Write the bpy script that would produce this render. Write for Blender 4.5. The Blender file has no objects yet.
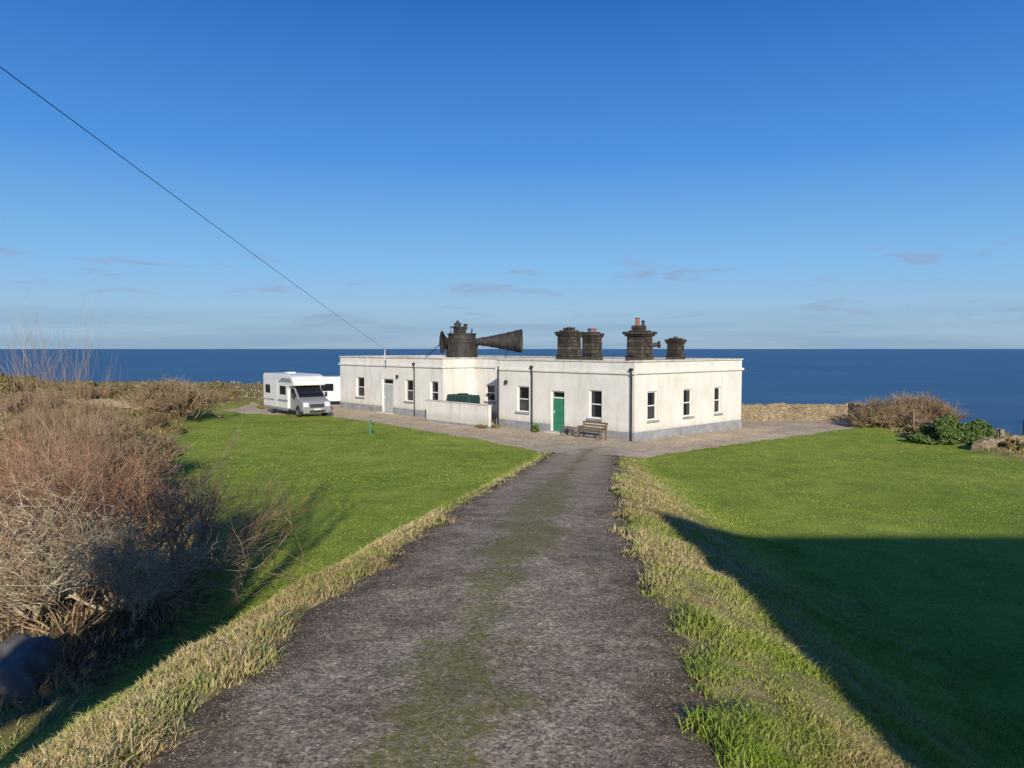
import bpy, math, random
import numpy as np
from mathutils import Vector
rng=np.random.default_rng(7); random.seed(7)
S=bpy.context.scene; COL=S.collection
CAMZ=4.7; F=740.0
SUN_EL=21.0; SUN_AZ=(.15,-1.0)
# ---------------------------------------------------------------- helpers
def noise_tab(seed):
    r=np.random.default_rng(seed); return r.random((256,256))
_T=[noise_tab(i) for i in range(6)]
def vnoise(x,y,k=0):
    x=np.asarray(x,float); y=np.asarray(y,float)
    xi=np.floor(x).astype(int); yi=np.floor(y).astype(int)
    fx=x-xi; fy=y-yi; fx=fx*fx*(3-2*fx); fy=fy*fy*(3-2*fy)
    T=_T[k]; a=T[xi%256,yi%256]; b=T[(xi+1)%256,yi%256]; c=T[xi%256,(yi+1)%256]; d=T[(xi+1)%256,(yi+1)%256]
    return (a*(1-fx)+b*fx)*(1-fy)+(c*(1-fx)+d*fx)*fy-0.5
def sst(a,b,x):
    t=np.clip((x-a)/(b-a),0,1); return t*t*(3-2*t)
_ys=np.arange(-80,160,0.25)
def smooth_curve(xs,vs,w=17):
    v=np.interp(_ys,xs,vs); k=np.hanning(w); k/=k.sum()
    vp=np.pad(v,w//2,mode='edge'); return np.convolve(vp,k,'valid')
_zr=smooth_curve([-60,-5,0,4,7,14,20,28,34,40],[2.75,2.75,2.72,2.57,2.38,1.76,1.15,.45,.08,0])
_xc=smooth_curve([-60,0,4,7,14,21,28,33,40],[-1.0,-.6,-.42,-.15,.6,1.5,2.6,3.5,4.6])
_bR=smooth_curve([-60,8,16,24,30,36],[4.2,4.1,3.4,2.0,1.0,.8])
_bL=smooth_curve([-60,8,12,16,22,30],[4.0,4.0,3.0,2.1,1.5,.8])
def Y(tab,y): return np.interp(y,_ys,tab)
HW=1.43
xlS=lambda y: np.interp(y,[-60,6,9,12,16,23,32,48,51,51.5,70],[-5.5,-5.4,-5.0,-4.9,-6.2,-10.0,-15.2,-21,-22,-22,-22])
APR=np.array([(-18.5,52.3),(-12.8,51.2),(-8.5,46.6),(-4.64,41.6),(-1.2,37.2),(1.2,33.6),(2.6,30.0),(4.6,30.2),(6.3,32.2),(9.2,34.6),(14.5,38.8),(20.2,43.6),(21.6,47.6),(16,51),(8,58),(-4,68),(-20,68),(-21.5,55)])
def poly_sd(x,y,P):
    x=np.asarray(x,float);y=np.asarray(y,float)
    d=np.full(x.shape,1e9); ins=np.zeros(x.shape,bool)
    n=len(P)
    for i in range(n):
        a=P[i];b=P[(i+1)%n]; e=b-a
        t=np.clip(((x-a[0])*e[0]+(y-a[1])*e[1])/(e@e),0,1)
        d=np.minimum(d,np.hypot(x-a[0]-t*e[0],y-a[1]-t*e[1]))
        c=((a[1]>y)!=(b[1]>y))&(x<(b[0]-a[0])*(y-a[1])/((b[1]-a[1]) if b[1]!=a[1] else 1e-9)+a[0]); ins^=c
    return np.where(ins,-d,d)
def masks(x,y):
    dx=x-Y(_xc,y)
    w=np.where(dx>0,Y(_bR,y),Y(_bL,y))
    t=(np.abs(dx)-HW)/w
    rd=np.abs(dx)-HW
    rd=np.where(y>33,rd+ (y-33)*.8,rd)
    ap=poly_sd(x,y,APR)
    scL=sst(-.5,.9,xlS(y)-x+vnoise(x*.6,y*.6,1)*1.2)
    scR=sst(-.3,.8,x-21.2+vnoise(x*.5,y*.5,2)*1.5)
    scF=sst(0,2,y-56)*sst(0,1.0,ap)
    sc=np.maximum(np.maximum(scL,scR),scF)
    return t,rd,ap,sc
def smooth_h(x,y):
    t,rd,ap,sc=masks(x,y)
    zl=np.interp(y,[0,10,20,32],[.5,.42,.25,0.0])
    z=zl+(Y(_zr,y)-zl)*(1-sst(-.05,1.1,t))
    z=z+np.exp(-((x+6)/2.5)**2-((y-8)/3.5)**2)*-.15
    sd=np.minimum(np.interp(x,[-150,-60,-20,5,15,24],[92,88,84,76,66,56])-y, 27.0+vnoise(y*.1,x*0+3,3)*3-x)
    tt=np.clip(2.5-sd,0,100)
    z=z-np.minimum(90,.06*tt**2)
    z=z+sc*(np.interp(x,[-80,-30,-15,0],[1.0,.75,.1,0]))*sst(12,40,y)
    return z,t,rd,ap,sc
def surf_h(x,y):
    z=smooth_h(x,y)[0]; return z+vnoise(x*.5,y*.5,0)*.05
def ground_h(x,y,full=False):
    z,t,rd,ap,sc=smooth_h(x,y)
    n=vnoise(x*.5,y*.5,0)*.05
    e=np.minimum(rd,ap)+vnoise(x*2.2,y*2.2,1)*.42+vnoise(x*6,y*6,2)*.22+vnoise(x*.8,y*.8,4)*.25
    edge=sst(-.30,.30,e)
    rough=(vnoise(x*2.3,y*2.3,3)*.06+vnoise(x*7,y*7,4)*.03)*np.clip(1.25-t,0,1)*(sst(.0,.5,rd))
    lm=vnoise(x*1.1,y*1.1,2)*.05*sst(.8,1.4,t)*sst(0.2,1.5,ap)
    z2=z+n-.09+edge*.14+rough+lm+sc*(vnoise(x*.8,y*.8,5)*.35+vnoise(x*2.3,y*2.3,4)*.2)*sst(.2,1.5,ap)
    if full: return z2,t,rd,ap,sc,e
    return z2
class N:
    def __init__(s,nt): s.nt=nt; s.n=nt.nodes; s.l=nt.links.new; s._tc=None
    def tc(s,out='Object'):
        if not s._tc: s._tc=s.n.new('ShaderNodeTexCoord')
        return s._tc.outputs[out]
    def mapv(s,scale,src=None,loc=(0,0,0)):
        m=s.n.new('ShaderNodeMapping'); m.inputs['Scale'].default_value=scale; m.inputs['Location'].default_value=loc
        s.l(src or s.tc(),m.inputs[0]); return m.outputs[0]
    def noise(s,scale,detail=5,rough=.6,vec=None,dist=0):
        n=s.n.new('ShaderNodeTexNoise'); n.inputs['Scale'].default_value=scale; n.inputs['Detail'].default_value=detail
        n.inputs['Roughness'].default_value=rough; n.inputs['Distortion'].default_value=dist
        s.l(vec or s.tc(),n.inputs['Vector']); return n.outputs['Fac']
    def voro(s,scale,out='Distance',vec=None,feat='F1'):
        n=s.n.new('ShaderNodeTexVoronoi'); n.feature=feat; n.inputs['Scale'].default_value=scale
        s.l(vec or s.tc(),n.inputs['Vector']); return n.outputs[out]
    def ramp(s,f,stops):
        r=s.n.new('ShaderNodeValToRGB'); e=r.color_ramp.elements
        while len(e)<len(stops): e.new(.5)
        for i,(p,c) in enumerate(stops):
            e[i].position=p; e[i].color=(*c,1) if not isinstance(c,(int,float)) else (c,c,c,1)
        s.l(f,r.inputs[0]); return r.outputs[0]
    def mix(s,f,a,b,mode='MIX'):
        m=s.n.new('ShaderNodeMix'); m.data_type='RGBA'; m.blend_type=mode
        for v,i in ((f,0),(a,6),(b,7)):
            if isinstance(v,(int,float)): m.inputs[i].default_value=v
            elif isinstance(v,tuple): m.inputs[i].default_value=(*v,1)
            else: s.l(v,m.inputs[i])
        return m.outputs[2]
    def math(s,op,a,b=0.0,clamp=False):
        m=s.n.new('ShaderNodeMath'); m.operation=op; m.use_clamp=clamp
        for v,i in ((a,0),(b,1)):
            if isinstance(v,(int,float)): m.inputs[i].default_value=v
            else: s.l(v,m.inputs[i])
        return m.outputs[0]
    def attr(s,name,out='Fac'):
        a=s.n.new('ShaderNodeAttribute'); a.attribute_name=name; return a.outputs[out]
    def bump(s,h,st,dist,b,nrm=None):
        m=s.n.new('ShaderNodeBump'); m.inputs['Strength'].default_value=st; m.inputs['Distance'].default_value=dist
        s.l(h,m.inputs['Height']); s.l(m.outputs[0],b.inputs['Normal']); return m.outputs[0]
def mat(name,build=None,color=(.5,.5,.5),rough=.8,noise=None,bump=0,metal=0,spec=.5):
    m=bpy.data.materials.new(name); m.use_nodes=True; nt=m.node_tree; b=nt.nodes['Principled BSDF']
    b.inputs['Base Color'].default_value=(*color,1); b.inputs['Roughness'].default_value=rough
    b.inputs['Metallic'].default_value=metal; b.inputs['Specular IOR Level'].default_value=spec
    if noise:
        sc,amt=noise
        g=N(nt); c=g.noise(sc,6); r=g.ramp(c,[(.3,tuple(x*(1-amt) for x in color)),(.7,tuple(min(1,x*(1+amt*.6)) for x in color))])
        nt.links.new(r,b.inputs['Base Color'])
        if bump: g.bump(g.noise(sc*4,8),bump,.02,b)
    if build: build(nt,b)
    return m
def mesh_obj(name,v,f,mats=(),parent=None,midx=None,smooth=False):
    me=bpy.data.meshes.new(name)
    if isinstance(v,np.ndarray): v=v.tolist()
    if isinstance(f,np.ndarray): f=f.tolist()
    me.from_pydata(v,[],f); me.update()
    for m in (mats if isinstance(mats,(list,tuple)) else [mats]): me.materials.append(m)
    if midx is not None: me.polygons.foreach_set('material_index',midx)
    if smooth: me.polygons.foreach_set('use_smooth',[True]*len(me.polygons))
    o=bpy.data.objects.new(name,me); COL.objects.link(o)
    if parent: o.parent=parent
    return o
def fast_mesh(name,v,f,matl,attrs=None,smooth=False,parent=None):
    me=bpy.data.meshes.new(name); v=np.asarray(v,np.float32); f=np.asarray(f,np.int32); k=f.shape[1]
    me.vertices.add(len(v)); me.vertices.foreach_set('co',v.ravel())
    me.loops.add(f.size); me.loops.foreach_set('vertex_index',f.ravel())
    me.polygons.add(len(f)); me.polygons.foreach_set('loop_start',np.arange(0,f.size,k,dtype=np.int32))
    if smooth: me.polygons.foreach_set('use_smooth',np.ones(len(f),bool))
    me.update(calc_edges=True)
    for n,a in (attrs or {}).items():
        at=me.attributes.new(n,'FLOAT','POINT'); at.data.foreach_set('value',np.asarray(a,np.float32))
    me.materials.append(matl); o=bpy.data.objects.new(name,me); COL.objects.link(o)
    if parent: o.parent=parent
    return o
def empty(name):
    o=bpy.data.objects.new(name,None); COL.objects.link(o); return o
def obox(name,c,size,m,parent=None,ex=(1,0),bevel=0,z=None):
    ex=Vector((ex[0],ex[1],0)).normalized(); ey=Vector((-ex.y,ex.x,0)); ez=Vector((0,0,1)); c=Vector(c)
    v=[]
    for i in (-.5,.5):
        for j in (-.5,.5):
            for k in (-.5,.5): v.append(tuple(c+ex*i*size[0]+ey*j*size[1]+ez*k*size[2]))
    f=[(0,1,3,2),(4,6,7,5),(0,4,5,1),(2,3,7,6),(0,2,6,4),(1,5,7,3)]
    o=mesh_obj(name,v,f,m,parent)
    if bevel:
        b=o.modifiers.new('b','BEVEL'); b.width=bevel; b.segments=2
    return o
def lathe(name,c,prof,m,parent=None,n=24,axis=(0,0,1),smooth=True,caps=True):
    ax=Vector(axis).normalized(); t=Vector((0,0,1)) if abs(ax.z)<.9 else Vector((1,0,0))
    a=ax.cross(t).normalized(); b=ax.cross(a); c=Vector(c); v=[];f=[]
    for r,h in prof:
        for i in range(n):
            an=2*math.pi*(i+.5)/n; v.append(tuple(c+ax*h+a*r*math.cos(an)+b*r*math.sin(an)))
    for j in range(len(prof)-1):
        for i in range(n): f.append((j*n+i,j*n+(i+1)%n,(j+1)*n+(i+1)%n,(j+1)*n+i))
    if caps: f.append(tuple(range(n))); f.append(tuple(range((len(prof)-1)*n,len(prof)*n)))
    o=mesh_obj(name,v,f,m,parent); 
    if smooth:
        for p in o.data.polygons: p.use_smooth=len(p.vertices)==4
        e=o.modifiers.new('e','EDGE_SPLIT'); e.split_angle=math.radians(35)
    return o
def tube(name,pts,r,m,parent=None,n=6):
    v=[];f=[]; pts=[Vector(p) for p in pts]
    for i,p in enumerate(pts):
        d=(pts[min(i+1,len(pts)-1)]-pts[max(i-1,0)]).normalized()
        t=Vector((0,0,1)) if abs(d.z)<.9 else Vector((1,0,0)); a=d.cross(t).normalized(); b=d.cross(a)
        for k in range(n): v.append(tuple(p+a*r*math.cos(2*math.pi*k/n)+b*r*math.sin(2*math.pi*k/n)))
    for i in range(len(pts)-1):
        for k in range(n): f.append((i*n+k,i*n+(k+1)%n,(i+1)*n+(k+1)%n,(i+1)*n+k))
    return mesh_obj(name,v,f,m,parent,smooth=True)
def merge(parts):
    V=[];Fs=[];o=0
    for v,f in parts: V.append(v);Fs.append(f+o);o+=len(v)
    return np.vstack(V),np.vstack(Fs)
# ---------------------------------------------------------------- materials
def b_ground(nt,b):
    g=N(nt); ve=g.attr('verge'); sc=g.attr('scrub'); dirt_shade=g.attr('dirt_shade')
    big=g.noise(.18,4); med=g.noise(1.1,5); fine=g.noise(14,6,.7)
    lawn=g.ramp(big,[(.35,(.27,.39,.055)),(.65,(.42,.50,.09))])
    lawn=g.mix(.8,lawn,g.ramp(med,[(.3,(.6,.62,.55)),(.7,(1.05,1.02,1))]),'MULTIPLY')
    lawn=g.mix(.8,lawn,g.ramp(fine,[(.3,(.5,.55,.45)),(.7,(1.0,1.0,1.0))]),'MULTIPLY')
    straw=g.ramp(g.noise(6,6,.7),[(.3,(.13,.13,.04)),(.5,(.30,.25,.11)),(.72,(.46,.38,.20))])
    f=g.math('ADD',ve,g.math('MULTIPLY',g.math('SUBTRACT',g.noise(.9,5),.5),1.0),True)
    c=g.mix(g.ramp(f,[(.40,0.),(.8,1.)]),lawn,straw)
    heath=g.ramp(g.noise(.9,8,.7),[(.3,(.10,.085,.04)),(.5,(.28,.21,.10)),(.62,(.18,.18,.06)),(.75,(.42,.33,.17))])
    c=g.mix(sc,c,heath)
    f2=g.math('ADD',dirt_shade,g.math('MULTIPLY',g.math('SUBTRACT',g.noise(5,5),.5),.9),True)
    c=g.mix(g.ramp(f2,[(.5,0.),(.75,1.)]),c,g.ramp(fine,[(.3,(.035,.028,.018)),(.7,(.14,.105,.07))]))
    g.l(c,b.inputs['Base Color']); b.inputs['Specular IOR Level'].default_value=.1
    h=g.math('ADD',g.noise(25,6,.7),g.noise(4,4))
    g.bump(h,.5,.03,b)
M_ground=mat('grass_ground',b_ground,rough=.95)
def b_road(nt,b):
    g=N(nt); u=g.attr('lat'); yy=g.attr('along')
    wn=g.n.new('ShaderNodeSeparateColor'); g.l(g.voro(50,'Color'),wn.inputs[0]); cell=wn.outputs[0]
    wn2=g.n.new('ShaderNodeSeparateColor'); g.l(g.voro(24,'Color'),wn2.inputs[0]); cell2=wn2.outputs[1]
    grit2=g.noise(90,4,.8)
    c=g.ramp(g.noise(1.1,7,.72),[(.3,(.25,.195,.135)),(.5,(.45,.36,.26)),(.72,(.62,.51,.375))])
    c=g.mix(.95,c,g.ramp(cell,[(0,(.38,.38,.40)),(.5,(.85,.85,.85)),(.85,(1.2,1.17,1.12)),(1,(1.7,1.65,1.55))]),'MULTIPLY')
    c=g.mix(.7,c,g.ramp(grit2,[(.35,(.5,.5,.5)),(.6,(1.25,1.25,1.25))]),'MULTIPLY')
    c=g.mix(.7,c,g.ramp(g.noise(7,7,.8),[(.35,(.42,.40,.38)),(.58,(1.15,1.15,1.15))]),'MULTIPLY')
    stv=g.math('MULTIPLY',g.ramp(cell2,[(.78,0.),(.84,1.)]),g.ramp(g.voro(24),[(.18,1.),(.30,0.)]))
    c=g.mix(g.math('MULTIPLY',stv,.6),c,(.72,.65,.54))
    far=g.ramp(yy,[(.3,0.),(.95,1.)])
    c=g.mix(g.math('MULTIPLY',far,.6),c,g.ramp(g.noise(3,6,.7),[(.3,(.40,.30,.19)),(.7,(.64,.50,.34))]))
    au=g.math('ABSOLUTE',u)
    moss=g.math('SUBTRACT',g.noise(1.0,9,.74,dist=.8),g.math('MULTIPLY',g.math('POWER',au,1.0),.66))
    moss=g.math('ADD',moss,g.math('MULTIPLY',g.math('SUBTRACT',g.noise(.35,2),.5),.3))
    pk=g.math('MULTIPLY',g.ramp(yy,[(.17,0.),(.25,1.)]),g.ramp(yy,[(.42,1.),(.6,0.)]))
    moss=g.math('ADD',moss,g.math('MULTIPLY',pk,.13))
    mm=g.math('MULTIPLY',g.ramp(moss,[(.37,0.),(.47,1.)]),g.ramp(g.noise(22,6,.8),[(.40,.2),(.56,1.)]))
    c=g.mix(g.math('MULTIPLY',mm,.9),c,g.ramp(g.noise(30,4),[(.3,(.11,.125,.025)),(.7,(.29,.27,.08))]))
    ed=g.math('ADD',au,g.math('MULTIPLY',g.math('SUBTRACT',g.noise(1.8,7,.75),.5),1.2))
    c=g.mix(g.math('MULTIPLY',g.ramp(ed,[(.66,0.),(.98,1.)]),.85),c,g.ramp(g.noise(18,5),[(.3,(.045,.036,.025)),(.7,(.21,.155,.10))]))
    g.l(c,b.inputs['Base Color'])
    h=g.math('ADD',g.math('MULTIPLY',cell,.7),grit2); g.bump(g.math('ADD',h,g.noise(14,5,.7)),.6,.013,b)
M_road=mat('gravel_track',b_road,rough=.95,spec=.1)
def b_apron(nt,b):
    g=N(nt); c=g.ramp(g.noise(.7,7,.7),[(.3,(.46,.375,.265)),(.7,(.74,.62,.46))])
    wn=g.n.new('ShaderNodeSeparateColor'); g.l(g.voro(14,'Color'),wn.inputs[0])
    c=g.mix(.8,c,g.ramp(wn.outputs[0],[(0,(.65,.63,.61)),(1,(1.2,1.2,1.15))]),'MULTIPLY')
    c=g.mix(.5,c,g.ramp(g.noise(4,6,.8),[(.38,(.55,.52,.48)),(.58,(1.1,1.1,1.1))]),'MULTIPLY'); g.l(c,b.inputs['Base Color']); g.bump(g.noise(25,5,.8),.4,.02,b)
M_apron=mat('gravel',b_apron,rough=.95,spec=.1)
def b_wall(nt,b):
    g=N(nt); st=g.noise(1.0,6,.65,vec=g.mapv((2.2,2.2,.25)))
    c=g.ramp(st,[(.28,(.62,.60,.55)),(.48,(.76,.745,.70)),(.75,(.80,.785,.74))])
    c=g.mix(.45,c,g.ramp(g.noise(.8,6,.65),[(.35,(.76,.74,.68)),(.6,(1,1,1))]),'MULTIPLY')
    sx=g.n.new('ShaderNodeSeparateXYZ'); g.l(g.tc(),sx.inputs[0])
    low=g.math('ADD',sx.outputs[2],g.math('MULTIPLY',g.noise(1.5,5,.7),.9))
    c=g.mix(g.ramp(g.math('MULTIPLY',low,.5),[(.42,.5),(.62,0.)]),c,(.42,.42,.35))
    g.l(c,b.inputs['Base Color']); g.bump(g.noise(22,5,.7),.35,.02,b)
M_wall=mat('white_render',b_wall,rough=.9,spec=.2)
M_plinth=mat('grey_plinth',color=(.30,.31,.33),noise=(2,.3),bump=.2)
M_cop=mat('coping',color=(.60,.57,.52),noise=(2,.35),bump=.2)
M_roof=mat('felt_roof',color=(.22,.21,.2),noise=(1,.4))
M_frame=mat('white_frame',color=(.75,.75,.73),rough=.4)
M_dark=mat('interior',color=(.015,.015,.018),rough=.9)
M_blind=mat('blind',color=(.50,.50,.47),rough=.8)
M_green=mat('green_door',color=(.035,.22,.12),rough=.4,noise=(3,.15))
M_gdoor=mat('grey_door',color=(.43,.47,.45),rough=.5,noise=(3,.1))
M_black=mat('black_iron',color=(.022,.022,.024),rough=.55,noise=(5,.4))
def b_glass(nt,b):
    b.inputs['Base Color'].default_value=(.02,.025,.03,1); b.inputs['Roughness'].default_value=.04
    b.inputs['Alpha'].default_value=.45
M_glass=mat('window_glass',b_glass)
def b_tar(nt,b):
    g=N(nt); br=g.n.new('ShaderNodeTexBrick'); br.inputs['Scale'].default_value=1; br.inputs['Brick Width'].default_value=.42; br.inputs['Row Height'].default_value=.2
    br.inputs['Mortar Size'].default_value=.02; br.inputs['Color1'].default_value=(.035,.031,.027,1); br.inputs['Color2'].default_value=(.11,.093,.072,1); br.inputs['Mortar'].default_value=(.015,.013,.011,1)
    cx=g.n.new('ShaderNodeSeparateXYZ'); g.l(g.tc(),cx.inputs[0]); cb=g.n.new('ShaderNodeCombineXYZ')
    g.l(g.math('ADD',cx.outputs[0],cx.outputs[1]),cb.inputs[0]); g.l(cx.outputs[2],cb.inputs[1]); g.l(cb.outputs[0],br.inputs['Vector'])
    c=g.mix(.9,br.outputs[0],g.ramp(g.noise(3.5,6,.7),[(.35,(.3,.3,.3)),(.7,(1.6,1.55,1.4))]),'MULTIPLY'); g.l(c,b.inputs['Base Color']); g.bump(g.noise(9,6,.7),.6,.06,b)
M_tar=mat('weathered_black_stone',b_tar,rough=.85)
def b_rust(nt,b):
    g=N(nt); g.l(g.ramp(g.noise(3.5,8,.7),[(.35,(.02,.02,.022)),(.55,(.045,.04,.037)),(.72,(.12,.07,.045))]),b.inputs['Base Color']); g.bump(g.noise(10,5),.4,.03,b)
M_iron=mat('rusty_iron',b_rust,rough=.7)
M_terra=mat('terracotta',color=(.30,.12,.08),noise=(5,.3))
def b_stone(nt,b):
    g=N(nt); v=g.mapv((2.6,2.6,6.5)); col=g.voro(1.0,'Color',v); e=g.voro(1.0,'Distance',v,'DISTANCE_TO_EDGE')
    c=g.mix(.35,g.ramp(g.noise(2,6),[(.3,(.20,.15,.09)),(.7,(.38,.31,.20))]),g.ramp(col,[(.2,(.17,.135,.085)),(.8,(.35,.285,.19))]))
    c=g.mix(g.ramp(e,[(.0,.9),(.09,0.)]),c,(.055,.043,.03)); g.l(c,b.inputs['Base Color']); g.bump(e,.7,.05,b)
M_stone=mat('rubble_stone',b_stone,rough=.95)
M_wood=mat('weathered_wood',color=(.20,.14,.085),noise=(6,.4),bump=.2)
def b_bark(c1,c2,sc=3):
    def f(nt,b):
        g=N(nt); g.l(g.ramp(g.noise(sc,5),[(.3,c1),(.7,c2)]),b.inputs['Base Color'])
    return f
M_twig=mat('twigs',b_bark((.21,.135,.085),(.60,.43,.29),1.2),rough=.8,spec=.2)
M_twigr=mat('red_twigs',b_bark((.24,.12,.075),(.54,.33,.21),1.2),rough=.8,spec=.2)
M_bark=mat('bark',b_bark((.34,.29,.19),(.70,.61,.43),8),rough=.85,spec=.15)
M_twig2=mat('heath_twigs',b_bark((.17,.12,.075),(.46,.35,.22),.6),rough=.9,spec=.1)
def b_blade(nt,b):
    g=N(nt); t=g.attr('tint'); dry=g.attr('dry')
    gr=g.ramp(t,[(0,(.19,.28,.035)),(.5,(.30,.40,.06)),(1,(.42,.49,.11))])
    st=g.ramp(t,[(0,(.30,.235,.09)),(.5,(.55,.44,.21)),(1,(.74,.62,.37))])
    c=g.mix(dry,gr,st); g.l(c,b.inputs['Base Color'])
    tr=g.n.new('ShaderNodeBsdfTranslucent'); g.l(c,tr.inputs[0]); ms=g.n.new('ShaderNodeMixShader'); ms.inputs[0].default_value=.25
    out=[n for n in g.n if n.type=='OUTPUT_MATERIAL'][0]; g.l(b.outputs[0],ms.inputs[1]); g.l(tr.outputs[0],ms.inputs[2]); g.l(ms.outputs[0],out.inputs[0])
M_blade=mat('grass_blades',b_blade,rough=.7,spec=.15)
M_leaf=mat('leaves',b_bark((.05,.09,.018),(.14,.22,.05),6),rough=.55)
M_leafg=mat('gorse_leaves',b_bark((.10,.085,.03),(.28,.23,.09),3),rough=.8)
# ---------------------------------------------------------------- ground
def axis(parts):
    a=[np.arange(s,e,st) for s,e,st in parts]; return np.concatenate(a)
gx=axis([(-170,-60,5),(-60,-24,1.2),(-24,-9,.45),(-9,7.5,.12),(7.5,24,.45),(24,34,.8),(34,90,4)])
gy=axis([(-70,-10,4),(-10,1,1),(1,14,.12),(14,34,.22),(34,56,.5),(56,100,1.2),(100,140,4)])
X,Yg=np.meshgrid(gx,gy); Z,t,rd,ap,sc,e=ground_h(X,Yg,True)
nx,ny=len(gx),len(gy); idx=np.arange(nx*ny).reshape(ny,nx)
faces=np.stack([idx[:-1,:-1],idx[:-1,1:],idx[1:,1:],idx[1:,:-1]],-1).reshape(-1,4)
verge=np.clip(1.15-t,0,1)*(1-sst(.6,3,ap*-1)); verge=np.where(t>1.2,0,verge)
dirt_shade=np.clip(.75-np.minimum(rd,ap)*2.0,0,1)
dirt_shade=np.maximum(dirt_shade,1.0*np.exp(-((X+7.0)/2.8)**2-((Yg-11)/4)**2))  # dark earth under the shrubs, with their shade painted into it
fast_mesh('ground',np.stack([X,Yg,Z],-1).reshape(-1,3),faces,M_ground,{'verge':verge.ravel(),'scrub':sc.ravel(),'dirt_shade':dirt_shade.ravel()},smooth=True)
ry=axis([(-40,0,1),(0,14,.12),(14,34.2,.25)]); ru=np.linspace(-1.35,1.35,33)
RU,RY=np.meshgrid(ru,ry); RX=Y(_xc,RY)+RU*HW; RZ=surf_h(RX,RY)+.03*(1-RU**2)-.02*np.exp(-((np.abs(RU)-.55)/.2)**2)+vnoise(RX*2.5,RY*2.5,3)*.02+vnoise(RX*6,RY*6,2)*.008
idx=np.arange(RU.size).reshape(RU.shape)
fc=np.stack([idx[:-1,:-1],idx[:-1,1:],idx[1:,1:],idx[1:,:-1]],-1).reshape(-1,4)
fast_mesh('driveway',np.stack([RX,RY,RZ],-1).reshape(-1,3),fc,M_road,{'lat':RU.ravel(),'along':(RY/35).ravel()},smooth=True)
ax_=np.arange(-23,23,.4); ay_=np.arange(29,70,.4); AX,AY=np.meshgrid(ax_,ay_); AZ=surf_h(AX,AY)+.026
asd=poly_sd(AX,AY,APR); idx=np.arange(AX.size).reshape(AX.shape)
fc=np.stack([idx[:-1,:-1],idx[:-1,1:],idx[1:,1:],idx[1:,:-1]],-1).reshape(-1,4); keep=(asd.ravel()[fc]<.6).all(1)
fast_mesh('gravel_forecourt',np.stack([AX,AY,AZ],-1).reshape(-1,3),fc[keep],M_apron,smooth=True)
n=42000; d=np.exp(rng.uniform(np.log(3),np.log(26),n)); lat=rng.uniform(-1.05,1.05,n); lat=np.where(rng.random(n)<.35,np.sign(lat)*rng.uniform(.72,1.12,n),lat)
px=Y(_xc,d)+lat*HW; pz=surf_h(px,d)+.03*(1-lat**2)-.003-.02*np.exp(-((np.abs(lat)-.55)/.2)**2)+vnoise(px*2.5,d*2.5,3)*.02+vnoise(px*6,d*6,2)*.008; s=rng.uniform(.0035,.010,n)*(1+d*.02)
oc=np.array([(1,0,0),(-1,0,0),(0,1,0),(0,-1,0),(0,0,.7),(0,0,-.7)]); of=np.array([(0,2,4),(2,1,4),(1,3,4),(3,0,4),(2,0,5),(1,2,5),(3,1,5),(0,3,5)])
v=(oc[None]*s[:,None,None]*rng.uniform(.6,1.3,(n,6,1)))+np.stack([px,d,pz],-1)[:,None]
fast_mesh('loose_gravel',v.reshape(-1,3),(of[None]+6*np.arange(n)[:,None,None]).reshape(-1,3),mat('pebbles',b_bark((.14,.11,.08),(.44,.36,.27),12)))
# ---------------------------------------------------------------- sea
def b_sea(nt,b):
    g=N(nt); v=g.mapv((.01,.022,.01)); v2=g.mapv((.0012,.005,.001))
    big=g.noise(1,5,.6,vec=v2); c=g.ramp(big,[(.35,(.034,.115,.215)),(.65,(.06,.165,.285))])
    cap=g.noise(9,4,.75,vec=v); c=g.mix(g.ramp(cap,[(.66,0.),(.71,.7)]),c,(.6,.66,.7)); g.l(c,b.inputs['Base Color'])
    g.bump(g.math('ADD',g.noise(6,8,.7,vec=v),g.noise(1.2,4,.6,vec=v)),.6,4,b)
M_sea=mat('sea_water',b_sea,rough=.45,spec=.25)
R=60000; o=mesh_obj('sea',[(-R,-R,-72),(R,-R,-72),(R,R,-72),(-R,R,-72)],[(0,1,2,3)],M_sea)
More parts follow.
